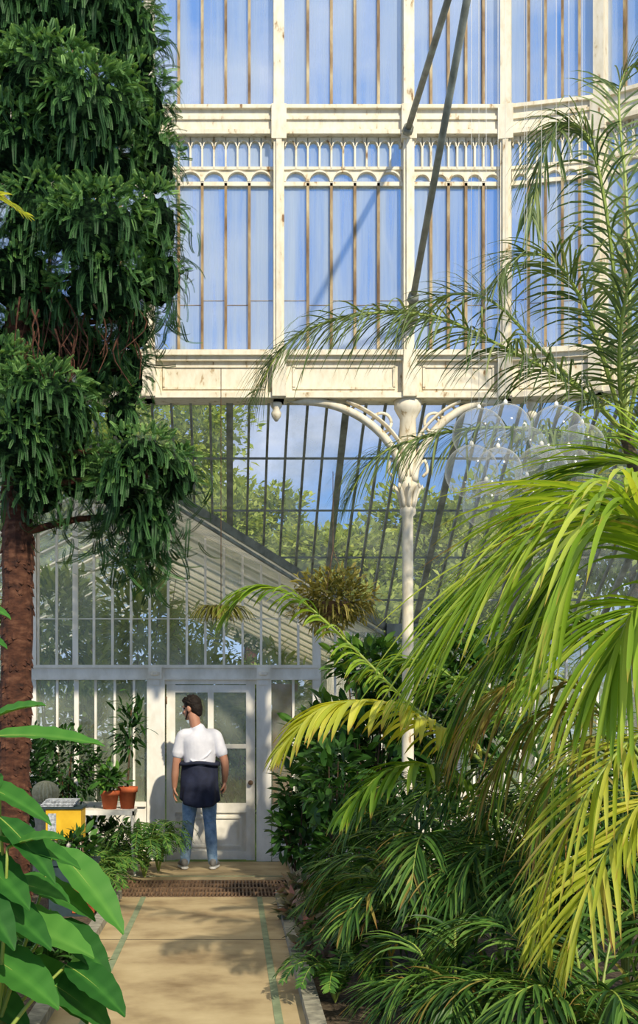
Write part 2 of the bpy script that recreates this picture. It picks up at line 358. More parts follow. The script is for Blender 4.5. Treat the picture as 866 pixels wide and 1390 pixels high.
# door
mb=MB(); g=MB()
def db(px0,px1,py0,py1,y0=-.03,y1=.02,B=mb): box(B,xw(px0),xw(px1),YW+y0,YW+y1,zw(py0),zw(py1))
D0,D1=226,346
db(D0,D0+12,FL-1,929); db(D1-12,D1,FL-1,929); db(D0+11,D1-11,940,930,-.027,.018); db(D0+11,D1-11,FL-2,1155,-.027,.018); db(D0+11,D1-11,1103,1090,-.027,.018); db(282,290,1092,938,-.024,.016)
db(D0+10,D1-10,1016,1010,-.022,.015); db(D0+11,D1-11,1156,1102,0,.014)
for a,b in ((D0+18,282),(290,D1-18)):
    db(a,b,1150,1147,-.02,.01);db(a,b,1111,1108,-.02,.01);db(a,a+3,1150,1108,-.019,.01);db(b-3,b,1150,1108,-.019,.01)
db(D0+10,D1-10,1092,938,0,.005,g)
d=mb.obj('door_1',[white]); gg=g.obj('glass',[g_scr],parent=d)
h=MB(); ell(h,(xw(D1-6),YW-.07,zw(1062)),(.028,.028,.028)); tube(h,[(xw(D1-6),YW-.03,zw(1062)),(xw(D1-6),YW-.07,zw(1062))],[.01,.01])
for zz in (.35,1.75): box(h,xw(D0)-.008,xw(D0)+.008,YW-.04,YW-.02,zz,zz+.08)
h.obj('knob_and_hinges',[ironm],True,parent=d)

# ---------------------------------------------------------------- floor
mb=MB(); box(mb,-40,40,14.9,90,-.12,-.04); mb.obj('ground',[grass])
mb=MB(); box(mb,-7,7,-4,14.9,-.2,-.03,0); mb.obj('soil_bed',[soil])
mb=MB()
box(mb,-.97,.40,-4,11.85,-.03,0,0); box(mb,-1.35,.62,13.05,14.70,-.03,0,0); box(mb,-1.05,.62,11.85,13.05,-.04,-.03,2)  # last box: dark sheet standing in for the shade below the grate
box(mb,-.80,-.755,-4,11.85,0,.003,1); box(mb,.235,.28,-4,11.85,0,.003,1); box(mb,-1.1,.6,13.35,13.4,0,.003,1)
for y in (1.5,4.2,6.9,9.6): box(mb,-.97,.40,y,y+.008,0,.0015,2)
mb.obj('floor',[pathm,stripem,darkm])
mb=MB()
for y0,y1 in ((11.85,12.43),(12.45,13.03)):
    box(mb,-1.05,.62,y0,y0+.035,-.03,.006); box(mb,-1.05,.62,y1-.035,y1,-.03,.006); box(mb,-1.05,.62,(y0+y1)/2-.015,(y0+y1)/2+.015,-.03,.006)
    for x in np.arange(-1.05,.62,.034): box(mb,x,x+.014,y0,y1,-.03,.005)
mb.obj('floor_grate',[ironm])
mb=MB()
box(mb,-1.06,-.97,-4,11.84,-.03,.06); box(mb,.40,.49,-4,11.78,-.03,.06); box(mb,.62,.72,11.87,14.7,-.03,.06); box(mb,-1.45,-1.35,11.87,14.7,-.03,.06); box(mb,.40,.72,11.78,11.87,-.03,.06); box(mb,-1.45,-1.06,11.78,11.87,-.03,.06)
mb.obj('trim_kerb',[stone])

# ---------------------------------------------------------------- plants: generators
def leaflet(mb,p,d,nrm,L,w,g,var,nseg=6,fold=.3,mat=0):
    d=unit(d); u=(np.arange(nseg)+.5)/nseg
    D=unit(d+np.outer(u**1.3,[0,0,-g])); pts=np.vstack([p,p+np.cumsum(D,axis=0)*L/nseg]); D=np.vstack([D,D[-1:]])
    side=unit(np.cross(d,nrm)); N=unit(np.cross(side,D)); 
    uu=np.linspace(0,1,nseg+1); wd=w*np.maximum(.03,np.minimum(1,.35+uu*4))*np.sqrt(np.maximum(0,1-uu**2.2))
    wd=wd[:,None]
    V=np.stack([pts-side*wd-N*0,pts+N*wd*fold*-1,pts+side*wd],1).reshape(-1,3)
    q=[]
    for i in range(nseg):
        a=3*i; q+= [(a,a+1,a+4,a+3),(a+1,a+2,a+5,a+4)]
    mb.add(V,np.array(q),mat,var,np.repeat(uu,3))
def frond(mb,ctrl,n=45,L=.5,w=.015,a0=70,a1=25,droop=1.,lift=.25,r=.012,t0=.12,v0=.5,vr=.25,fold=.3,mat=0,smat=1,up=(0,0,1),jit=.12,nseg=6,dry=None):
    P=cr(ctrl,80); T=unit(np.gradient(P,axis=0))
    rr=np.linspace(r,r*.25,80); tube(mb,P[::4],rr[::4],6,smat,var=.5,ref=[0,0,1] if abs(T[:,2]).mean()<.75 else [1,0,0])
    for i in range(n):
        s=(i+.5)/n; t=t0+(1-t0)*s; k=min(79,int(t*79)); p=P[k]; tt=T[k]
        sd=np.cross(tt,up); sd=unit(sd) if np.linalg.norm(sd)>.15 else unit(np.cross(tt,[0,1,0.05])); N=unit(np.cross(sd,tt))
        a=math.radians(a0+(a1-a0)*s)
        l=L*(math.sin(math.pi*(.16+.74*s)))**.7
        for sg in (-1,1):
            if random.random()<.03: continue
            aa=a+random.gauss(0,jit); dd=math.cos(aa)*tt+math.sin(aa)*sd*sg+N*(lift+random.gauss(0,jit))
            mm=mat
            if dry is not None and random.random()<dry[1]: mm=dry[0]
            leaflet(mb,p,dd,N,l*random.uniform(.85,1.1),w,droop*random.uniform(.7,1.35),min(1,max(0,v0+random.uniform(-vr,vr))),nseg,fold,mm)
def leaf_tpl(wid=.35,droop=.25,ns=4,fold=.15):
    u=np.linspace(0,1,ns+1); wd=wid/2*np.sin(np.pi*np.minimum(1,u*.93+.07))**.8; wd[-1]=.002
    V=[];q=[];tp=[]
    for i,(a,b) in enumerate(zip(u,wd)):
        z=-droop*a*a
        V+=[(a,-b,z+fold*b),(a,0,z),(a,b,z+fold*b)]; tp+=[a]*3
    for i in range(ns):
        a=3*i; q+=[(a,a+1,a+4,a+3),(a+1,a+2,a+5,a+4)]
    return np.array(V),np.array(q),np.array(tp)
def scatter(mb,tpl,pos,dirs,ups,sc_,var,mat=0,tvar=None):
    V,q,tp=tpl; X=unit(dirs); Yv=unit(np.cross(ups,X)); Z=np.cross(X,Yv)
    R=np.stack([X,Yv,Z],-1); P=np.einsum('nij,vj->nvi',R,V)*np.asarray(sc_)[:,None,None]+np.asarray(pos)[:,None,:]
    N=len(pos);k=len(V); Q=(q[None]+(np.arange(N)*k)[:,None,None]).reshape(-1,q.shape[1])
    va=np.repeat(np.asarray(var),k)+(np.tile(tvar,N) if tvar is not None else 0)
    mb.add(P.reshape(-1,3),Q,mat,np.clip(va,0,1),np.tile(tp,N))
def bush(mb,c,r,n,size,tpl,shell=.55,v=(.1,.9),mat=0,updir=.3,flat=0):
    d=unit(rng.normal(size=(n,3))); rad=rng.uniform(shell,1,n)[:,None]
    lump=1+.22*np.sin(d[:,:1]*5+c[0]*3)*np.cos(d[:,2:]*6+c[1]); pos=np.asarray(c)+d*rad*np.asarray(r)*lump
    dr=unit(d+rng.normal(size=(n,3))*.55+np.array([0,0,updir]))
    up=unit(np.array([0,0,1.])+rng.normal(size=(n,3))*.4)
    k=pos[:,2]>.02; pos,dr,up,rad=pos[k],dr[k],up[k],rad[k]; n=len(pos)
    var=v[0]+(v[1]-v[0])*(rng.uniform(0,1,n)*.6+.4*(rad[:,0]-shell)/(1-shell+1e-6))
    scatter(mb,tpl,pos,dr,up,size*rng.uniform(.6,1.2,n),var,mat)
G=lambda *a:[(i/(len(a)-1),lin(h)) for i,h in enumerate(a)]
m_con=leafm('conifer_needles',G('#17301a','#2f552c','#527d42','#8cb266'),trans=.2,rough=.55)
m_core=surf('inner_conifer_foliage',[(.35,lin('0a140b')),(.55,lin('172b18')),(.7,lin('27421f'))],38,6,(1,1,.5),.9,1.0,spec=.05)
m_how=leafm('kentia_leaf',G('#2f5019','#60882a','#96b53e','#c4d25a'),lin('#b3954a'),.42,.40,.88)
m_yel=leafm('yellow_green_palm_leaf',G('#6a8822','#a2b238','#c8ce54','#e0de6c'),lin('#b88c48'),.44,.42,.82)  # yellow-green leaf colour, yellower than the kentia leaf
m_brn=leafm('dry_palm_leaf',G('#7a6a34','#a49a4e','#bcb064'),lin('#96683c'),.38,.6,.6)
m_dk=leafm('dark_green_palm_leaf',G('#1b381c','#365c26','#5a8036','#84a24a'),lin('#7d7a3c'),.26,.42,.9)  # dark green leaf colour of the understory palms
m_ph=leafm('date_palm_leaf',G('#34482a','#566e40','#7a8c58','#a0a86c'),lin('#8f8a58'),.25,.45,.85)
m_shr=leafm('shrub_leaf',G('#152e16','#2b4e20','#4a7830','#789f42'),None,.25,.42)
m_big=leafm('broad_leaf',G('#16401c','#2c6228','#4a8638','#68a048'),None,.35,.5,spec=.15)
m_out=leafm('outdoor_tree_leaf',G('#566e34','#7c9244','#a2b454','#c6d070'),None,.4,.6)
m_rust=leafm('basket_foliage',G('#525424','#767834','#968c44','#b0a25c'),None,.3,.6)
m_red=leafm('variegated_leaf',G('#3b4a2c','#5d6d48','#9a8a7a','#b0706a'),None,.25,.5)
stem=leafm('palm_stem',G('#6e8038','#8d9f48','#a8b45a'),None,.05,.45)
stemb=surf('brown_stem',[(.3,lin('3a2a1a')),(.7,lin('6b5236'))],20,3)

# ---------------------------------------------------------------- conifer
mb=MB()
YT=9.8; k=YT/F
def sprig(Ls=.30,droop=1.5,npair=26,ll=.04,ww=.0042,rows=2,flare=.85):
    s=np.linspace(0,1,npair); ang=-droop*s**.7
    dx=np.cos(ang);dz=np.sin(ang); px=np.cumsum(dx)*Ls/npair; pz=np.cumsum(dz)*Ls/npair
    V=[];Q=[];tp=[];tv=[]
    for i in range(npair):
        t=np.array([dx[i],0,dz[i]]); n=np.array([-dz[i],0,dx[i]]); p=np.array([px[i],0,pz[i]])
        l=ll*(1-.5*s[i])*(.5+.5*min(1,i/4)); 
        for sd in ((-1,1) if rows==2 else (-1,1,0)):
            d=unit(t*.65+np.array([0,sd*flare,0])+n*(.15 if sd else .75)); 
            wv=unit(np.cross(d,n if sd else [0,1,0]))*ww
            if not sd: wv=np.array([0,ww,0])
            b=len(V); V+=[p,p+d*l*.45+wv,p+d*l,p+d*l*.45-wv]; Q.append((b,b+1,b+2,b+3)); tp+=[0,.5,1,.5]; tv+=[s[i]*.3-.1]*4
    return np.array(V),np.array(Q),np.array(tp),np.array(tv)
sp_d=sprig(.25,1.6,24,.038,.0046); sp_s=sprig(.10,.6,12,.032,.0040,3); sp_l=sprig(.38,1.7,36,.040,.0046)
clumps=[(20,20,90,90,0),(110,0,80,70,-.2),(172,50,50,80,0),(60,110,75,55,-.4),(120,150,75,60,-.5),(30,200,75,60,-.2),(190,140,44,60,0),(205,215,40,48,.1),(130,225,65,42,-.2),
(60,290,66,52,-.3),(130,310,70,56,-.6),(205,300,42,50,-.2),(212,372,40,44,0),(140,388,62,45,-.4),(20,370,60,50,-.1),(70,415,44,30,0),
(180,440,30,34,.2),(60,540,66,42,-.5),(30,600,58,52,-.4),(10,520,50,50,-.3),(95,570,38,44,-.1),(190,615,50,28,-.4),(238,645,34,36,-.1),(165,655,42,44,-.3),(50,660,44,40,-.1),(200,705,36,50,0),(165,560,28,40,.3),(110,640,46,42,0),(-50,450,60,200,0),(-50,150,80,200,0),(175,505,26,50,.45),(130,500,40,50,.6),(100,460,50,40,.4),(30,460,50,40,.2)]
for (px,py,rx,ry,dy) in clumps:
    c=W(px,py,YT+dy); r=np.array([rx*k,.34+.1*(rx/90),ry*k])
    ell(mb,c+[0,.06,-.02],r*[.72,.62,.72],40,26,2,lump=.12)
    area=rx*ry/3000.; n=int(200*area) if px>-20 else int(60*area)
    d=unit(rng.normal(size=(n,3))); d=d[(d[:,1]<.35)]; n=len(d); rad=rng.uniform(.62,1,n)[:,None]
    pos=c+d*rad*r*.9
    hor=d.copy(); hor[:,2]=np.maximum(hor[:,2],-.1)*.6+.05; dr=unit(hor+rng.normal(size=(n,3))*.25)
    up=unit(np.array([0,0,1.])+rng.normal(size=(n,3))*.15)
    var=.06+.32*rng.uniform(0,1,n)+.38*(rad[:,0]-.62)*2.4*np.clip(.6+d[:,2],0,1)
    m=rng.uniform(0,1,n)<.72
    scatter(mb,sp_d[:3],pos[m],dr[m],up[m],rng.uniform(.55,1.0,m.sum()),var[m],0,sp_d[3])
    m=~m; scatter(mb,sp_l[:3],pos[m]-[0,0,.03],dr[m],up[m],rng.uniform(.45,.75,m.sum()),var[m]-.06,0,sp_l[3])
    n=int(260*area) if px>-20 else int(50*area); d=unit(rng.normal(size=(n,3))+[0,-.4,.45]); d=d[d[:,2]>-.3]; n=len(d)
    pos=c+d*r*rng.uniform(.82,1.0,n)[:,None]; dr=unit(d+[0,0,.1]+rng.normal(size=(n,3))*.4); up=unit(rng.normal(size=(n,3))*.5+[0,0,1.])
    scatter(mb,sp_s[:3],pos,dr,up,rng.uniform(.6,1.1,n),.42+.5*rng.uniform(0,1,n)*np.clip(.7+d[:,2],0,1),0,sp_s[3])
for (px,py,n,ln) in [(150,690,46,1.0),(205,735,54,1.1),(185,640,40,1),(215,415,36,.8),(90,445,34,.8),(60,620,36,.9),(235,685,36,.9),(160,465,36,.9),(20,660,30,.9),(100,690,30,.8),(230,330,26,.7),(110,590,30,.8),(190,740,46,1.1),(160,735,36,1),(55,690,24,.7)]:
    pos=W(px,py,YT-.1)+rng.normal(size=(n,3))*[.11,.14,.12]; dr=unit(rng.normal(size=(n,3))*.35+[0,0,-1.]); up=unit(rng.normal(size=(n,3))+[0,-1,0])
    scatter(mb,sp_l[:3],pos,dr,up,rng.uniform(.6,1,n)*ln,.12+.35*rng.uniform(0,1,n),0,sp_l[3])
base=W(18,970,YT); base[2]=-.03
tr=[base,base+[0,0,.9],W(24,780,YT),W(22,560,YT),W(30,300,YT),W(30,50,YT),W(35,-120,YT)]
P=cr(tr,60); R=np.interp(np.linspace(0,1,60),[0,.1,.4,.7,1],[.16,.12,.115,.09,.05])*(1+.05*np.sin(np.arange(60)*1.9))
tube(mb,P,R,16,1)
for i in range(700):
    t=random.uniform(0.02,.5); q=P[int(t*59)]; a=random.uniform(0,6.28); rr=R[int(t*59)]
    o=np.array([math.cos(a),math.sin(a),0]); s_=np.array([-o[1],o[0],0]); p=q+o*rr*.97+[0,0,random.uniform(-.05,.05)]; hh=.05;ww=.022
    mb.add([p-s_*ww,p+s_*ww,p+s_*ww*.6+[0,0,hh]+o*.0,p-s_*ww*.6+[0,0,hh],p+o*.018-[0,0,.012]],[(0,1,4),(1,2,4),(2,3,4),(3,0,4)],1)
for (px,py,rx,ry,dy) in clumps:
    if px<-10: continue
    e=W(px,py,YT+dy); s0=W(24,py+20,YT); mid=(s0+e)/2+[0,0,.06]
    tube(mb,cr([s0,mid,e,e+[.05*np.sign(e[0]-s0[0]),0,-.18]],14),np.linspace(.03,.008,14),6,1)
for i in range(45):
    s0=W(random.uniform(20,190),random.uniform(400,470),YT+random.uniform(-.6,.0)); tube(mb,cr([s0,s0+[random.uniform(-.05,.1),0,-.15],s0+[random.uniform(-.1,.12),random.uniform(-.1,.1),-.36]],6),np.linspace(.007,.003,6),4,1)
mb.obj('conifer_tree',[m_con,bark,m_core])

# ---------------------------------------------------------------- date palm (feathery, upper right)
mb=MB()
def wp(l): return [W(*q) for q in l]
ph=[[(850,590,9.4),(790,530,9.2),(700,480,9.0),(590,430,8.8),(480,428,8.7),(390,465,8.6),(345,540,8.6)],
[(850,590,9.4),(800,540,9.6),(730,470,9.8),(670,410,9.9),(610,400,10),(560,430,10.1),(535,480,10.1)],
[(850,590,9.4),(770,590,9.1),(680,580,8.9),(590,590,8.8),(510,620,8.7),(470,680,8.7)],
[(850,590,9.4),(840,450,9.2),(825,300,9.0),(800,190,8.9),(765,170,8.9),(735,215,8.8),(722,300,8.8)],
[(850,590,9.4),(855,420,9.6),(850,260,9.8),(840,130,10),(860,90,10),(900,130,10)],
[(850,590,9.4),(810,460,9.0),(780,390,8.8),(745,350,8.7),(700,350,8.6),(670,390,8.5)],
[(850,590,9.4),(880,450,9.2),(920,330,9.0),(960,300,9.0),(1010,350,9)],
[(850,590,9.4),(900,540,9.0),(960,520,8.7),(1020,560,8.4)],
[(850,590,9.4),(840,500,8.9),(850,400,8.5),(880,330,8.2),(920,320,8.0)],
[(850,590,9.4),(800,600,9.8),(740,640,10.2),(700,720,10.4)]]
for i,q in enumerate(ph):
    frond(mb,wp(q),[130,70,96,84,70,60,50,50,60,40][i],[.66,.5,.58,.56,.5,.5,.5,.5,.5,.5][i],.0085,56,20,1.9 if i in(0,2,3) else 1.0,.12,.017,.10,.5,.35,.2,0,1,jit=.22)
tp=W(850,590,9.4); tube(mb,[[tp[0]+.25,tp[1],-.03],[tp[0]+.22,tp[1],1.5],[tp[0]+.1,tp[1],tp[2]-.4],tp],[.08,.065,.05,.045],12,2)
for zz in np.arange(.1,tp[2]-.9,.12):
    lathe(mb,[(.065,0),(.078,.02),(.065,.04)],(tp[0]+.23,tp[1],zz),12,2)
mb.obj('date_palm_tree',[m_ph,stem,palmbark])

# ---------------------------------------------------------------- kentia palm in foreground right
mb=MB()
big=[[(960,1050,7.2),(930,830,7.0),(890,700,6.9),(820,672,6.7),(735,715,6.6),(650,800,6.5),(590,890,6.5)],
[(960,1050,7.0),(940,850,6.6),(900,740,6.3),(840,700,6.2),(780,750,6.1),(745,840,6.1)],
[(960,1050,7.2),(960,820,7.4),(930,670,7.6),(860,628,7.7),(780,645,7.8),(700,700,7.8)],
[(960,1050,7.0),(930,900,6.5),(900,830,6.2),(860,830,6.0),(830,900,5.9)],
[(960,1050,7.3),(880,920,7.3),(800,850,7.3),(720,850,7.3),(650,920,7.3),(620,1000,7.3)],
[(960,1050,7.3),(1000,800,6.8),(1020,700,6.6),(1060,720,6.4)],
[(960,1050,7.3),(950,860,7.0),(920,740,7.0),(860,700,7.1),(790,740,7.1),(730,820,7.1)]]
for i,q in enumerate(big):
    frond(mb,wp(q),[54,44,52,36,44,30,44][i],[1.0,1.02,.80,.9,.75,.8,.9][i],.0185,[44,48,40,55,55,55,45][i],14,[.8,1.4,.8,1.7,1.6,1.5,1.3][i],.10,.018,.25,[.70,.74,.52,.66,.35,.6,.3][i],.28,.35,0,1,jit=.10,nseg=8,dry=(3,.02))
frond(mb,wp([(940,1080,6.4),(900,1000,6.2),(850,1010,6.1),(790,1090,6.0),(750,1180,6.0),(735,1260,6.0)]),34,.55,.014,50,18,.8,.1,.014,.2,.55,.35,.35,2,1,dry=(3,.08))
frond(mb,wp([(940,1120,6.2),(890,1080,6.0),(840,1130,5.9),(790,1220,5.8),(770,1300,5.8)]),34,.5,.0135,50,18,.7,.1,.014,.2,.6,.35,.35,2,1,dry=(3,.08))
for q in ([(900,1060,7.0),(800,960,6.9),(720,980,6.9),(660,1060,6.9)],[(900,1060,6.6),(820,1000,6.5),(760,1040,6.4),(730,1110,6.4)],[(900,1060,6.9),(780,930,6.8),(690,930,6.8),(625,1000,6.8)]):
    frond(mb,wp(q),26,.62,.013,50,20,2.4,0,.012,.25,.5,.5,.4,3,1,dry=(0,.4))
b=W(960,1050,7.1); tube(mb,[[b[0],b[1],-.03],[b[0],b[1],.6],b],[.12,.10,.07],12,4)
mb.obj('kentia_palm',[m_how,stem,m_yel,m_brn,palmbark],True)

mb=MB()
frond(mb,wp([(760,1150,8.0),(680,1040,7.7),(600,990,7.5),(520,955,7.4),(440,960,7.3),(385,1010,7.25)]),40,.46,.023,62,25,1.5,.12,.014,.30,.7,.25,.35,0,1,jit=.06,nseg=8)
frond(mb,wp([(740,1150,8.1),(640,1020,8.1),(560,960,8.1),(480,880,8.1),(400,810,8.1),(340,800,8.1),(305,835,8.1)]),46,.38,.013,55,22,1.4,.1,.013,.3,.5,.25,.35,2,1,jit=.1)
frond(mb,wp([(740,1150,8.1),(690,1000,8.3),(600,910,8.5),(540,895,8.6),(490,910,8.6)]),30,.32,.014,55,22,1.2,.1,.012,.3,.4,.25,.35,2,1)
frond(mb,wp([(740,1150,7.9),(660,1080,7.5),(580,1040,7.2),(520,1050,7.1),(470,1100,7.0)]),30,.38,.017,60,22,1.6,.1,.012,.25,.35,.3,.35,2,1)
frond(mb,wp([(760,1150,8.0),(720,1000,8.2),(650,930,8.4),(580,930,8.5)]),30,.45,.017,60,22,1.5,.1,.012,.25,.3,.3,.35,2,1)
b=W(750,1150,8.0); tube(mb,[[b[0],b[1],-.03],b],[.07,.04],10,3)
mb.obj('areca_palm',[m_yel,stem,m_how,palmbark],True)

# dark understory palms, bottom right
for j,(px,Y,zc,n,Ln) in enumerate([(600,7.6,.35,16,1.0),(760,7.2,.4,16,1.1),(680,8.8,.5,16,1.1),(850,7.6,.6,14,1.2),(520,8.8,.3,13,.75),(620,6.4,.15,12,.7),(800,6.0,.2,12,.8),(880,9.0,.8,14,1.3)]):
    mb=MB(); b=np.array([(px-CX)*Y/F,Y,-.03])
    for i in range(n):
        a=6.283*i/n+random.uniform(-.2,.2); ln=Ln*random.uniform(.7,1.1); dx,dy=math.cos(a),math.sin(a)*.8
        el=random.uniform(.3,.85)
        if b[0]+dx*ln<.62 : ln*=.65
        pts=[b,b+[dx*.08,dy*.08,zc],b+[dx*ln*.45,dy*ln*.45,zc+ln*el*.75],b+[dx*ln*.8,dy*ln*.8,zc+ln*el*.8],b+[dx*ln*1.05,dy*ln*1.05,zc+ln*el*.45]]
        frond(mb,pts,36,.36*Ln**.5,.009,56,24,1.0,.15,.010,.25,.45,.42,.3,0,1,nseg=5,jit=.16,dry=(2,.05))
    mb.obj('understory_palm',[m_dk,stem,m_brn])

# ---------------------------------------------------------------- shrubs
lt=leaf_tpl(.42,.25); lt2=leaf_tpl(.28,.35); lt3=leaf_tpl(.6,.2,3); lts=leaf_tpl(.55,.25,2)
def shrub(name,specs,mat,stems=True,smooth=False):
    mb=MB()
    for (px,py,Y,r,n,size,tpl,v) in specs:
        c=W(px,py,Y); bush(mb,c,r,n,size,tpl,v=v)
        if stems:
            for i in range(7):
                e=c+rng.normal(size=3)*np.array(r)*.4; tube(mb,cr([[c[0]+random.uniform(-.05,.05),c[1],-.03],(np.array([c[0],c[1],0])+e)/2,e],8),np.linspace(.014,.005,8),5,1)
    return mb.obj(name,[mat,stemb],smooth)
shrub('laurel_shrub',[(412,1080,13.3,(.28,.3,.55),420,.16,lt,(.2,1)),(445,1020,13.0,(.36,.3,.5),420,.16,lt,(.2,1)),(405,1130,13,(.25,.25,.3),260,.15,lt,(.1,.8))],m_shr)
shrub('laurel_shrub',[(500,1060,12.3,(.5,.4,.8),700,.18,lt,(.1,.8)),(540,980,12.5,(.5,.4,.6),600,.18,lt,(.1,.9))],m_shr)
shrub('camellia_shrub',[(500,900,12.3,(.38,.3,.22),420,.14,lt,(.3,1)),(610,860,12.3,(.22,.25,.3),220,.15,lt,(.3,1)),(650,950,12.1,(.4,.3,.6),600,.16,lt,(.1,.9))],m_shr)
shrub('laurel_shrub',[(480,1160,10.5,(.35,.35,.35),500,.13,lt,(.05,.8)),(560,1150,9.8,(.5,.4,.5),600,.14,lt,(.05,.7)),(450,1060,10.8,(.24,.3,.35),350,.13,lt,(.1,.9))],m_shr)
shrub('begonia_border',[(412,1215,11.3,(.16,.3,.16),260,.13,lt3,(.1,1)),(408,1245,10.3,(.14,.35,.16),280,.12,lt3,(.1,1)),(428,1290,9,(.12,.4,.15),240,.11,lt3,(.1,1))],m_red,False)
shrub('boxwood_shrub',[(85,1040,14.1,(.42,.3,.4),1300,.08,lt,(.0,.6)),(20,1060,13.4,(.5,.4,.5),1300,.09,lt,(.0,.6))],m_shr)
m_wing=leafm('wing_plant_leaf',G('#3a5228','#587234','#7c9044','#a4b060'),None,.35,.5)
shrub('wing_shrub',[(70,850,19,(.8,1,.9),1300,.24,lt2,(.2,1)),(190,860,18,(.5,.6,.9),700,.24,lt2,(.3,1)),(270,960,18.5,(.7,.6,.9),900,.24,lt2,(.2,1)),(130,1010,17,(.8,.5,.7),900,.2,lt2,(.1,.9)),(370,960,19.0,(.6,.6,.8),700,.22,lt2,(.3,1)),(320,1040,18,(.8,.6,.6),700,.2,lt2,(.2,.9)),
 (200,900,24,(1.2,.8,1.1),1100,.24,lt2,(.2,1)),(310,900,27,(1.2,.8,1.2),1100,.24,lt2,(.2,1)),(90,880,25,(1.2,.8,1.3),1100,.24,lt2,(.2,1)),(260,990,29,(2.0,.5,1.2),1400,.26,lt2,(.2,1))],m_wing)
# outdoor trees
for (px,py,Y,r) in [(230,660,36,(2.8,2,2.5)),(120,660,38,(5,2,3.8)),(335,740,34,(1.8,1.5,2.0)),(470,790,26,(1.5,1.5,1.1)),(610,750,28,(2.0,2,1.6)),(720,760,30,(3,2,2.3)),(660,870,24,(2.6,2,1.6)),(860,740,28,(3,2,2.8)),(530,870,24,(1.0,2,1.1)),(-60,720,34,(4,2,4))]:
    mb=MB(); c=W(px,py,Y); 
    for q in range(8):
        o=np.clip(rng.normal(size=3),-1.4,1.4)*np.array(r)*.36; bush(mb,c+o,np.array(r)*.5,1300,.17*max(1,Y/28),lts,shell=.3,v=(.05,1))
    tube(mb,cr([[c[0],c[1],-.05],[c[0]+.1,c[1],c[2]*.5],c],8),np.linspace(.25,.1,8),8,1); mb.obj('outdoor_tree',[m_out,bark])
mb=MB()
for x in np.arange(3.6,16,1.6): bush(mb,(x,21.5,1.1),(1.2,.6,1.3),800,.18,lts,shell=.5,v=(0,.8))
for x in np.arange(-14,16,1.6): bush(mb,(x,32.5,1.3),(1.2,.6,1.5),800,.24,lts,shell=.5,v=(0,.8))
mb.obj('garden_hedge',[m_out])

# ferns
def fern(px,Y,n,L,name='fern',mat=None,h=.6,z0=0):
    mb=MB(); b=np.array([(px-CX)*Y/F,Y,z0-.02])
    for i in range(n):
        a=6.283*i/n+random.uniform(-.2,.2); l=L*random.uniform(.7,1.1); dx,dy=math.cos(a),math.sin(a)
        pts=[b,b+[dx*l*.3,dy*l*.3,l*h],b+[dx*l*.7,dy*l*.7,l*h*1.15],b+[dx*l,dy*l,l*h*.7]]
        frond(mb,pts,24,.09,.009,75,50,.4,.1,.004,.1,.6,.3,.1,0,1,nseg=3)
    mb.obj(name,[mat or m_shr,stem])
fern(196,13.3,18,.5,h=.9); fern(150,12.9,14,.42); fern(215,13.8,14,.42,h=1.0); fern(118,12.4,16,.48); fern(125,11.6,14,.38); fern(170,13.8,14,.5)
fern(470,8.6,14,.4); fern(455,7.6,12,.35)

# hanging baskets
def basket(px,py,Y,r,top,name,seed):
    mb=MB(); c=W(px,py,Y)
    lathe(mb,[(.02,-.15),(.10,-.12),(.15,-.05),(.17,0)],c,16,2)
    for a in (0,2.1,4.2): tube(mb,[c+[.16*math.cos(a),.16*math.sin(a),0],c+[0,0,.45]],[.003]*2,4,2)
    tube(mb,[c+[0,0,.45],[c[0],c[1],W(px,top,Y)[2]]],[.003]*2,4,2)
    bush(mb,c+[0,0,.02],r,1600,.075,lt2,shell=.4,v=(.1,1))
    for i in range(60):
        a=random.uniform(0,6.28); p=c+[r[0]*.8*math.cos(a),r[1]*.8*math.sin(a),-.03]
        leaflet(mb,p,[math.cos(a),math.sin(a),.0],[0,0,1],random.uniform(.12,.25),.006,3.5,random.random(),6)
    mb.obj(name,[m_rust,stem,ironm])
basket(452,818,11.2,(.36,.28,.27),640,'hanging_basket',1)
mb=MB(); c=W(300,830,10.6)
for i in range(110):
    a=random.uniform(0,6.28); leaflet(mb,c+[random.uniform(-.06,.06),0,0],[math.cos(a),math.sin(a),.8],[0,0,1],random.uniform(.18,.38),.009,2.5,random.random()*.6,6)
tube(mb,[c,[c[0],c[1],4.4]],[.003]*2,4,1); lathe(mb,[(.02,-.06),(.06,-.04),(.07,.01)],c,12,1)
mb.obj('hanging_basket',[m_rust,stemb])

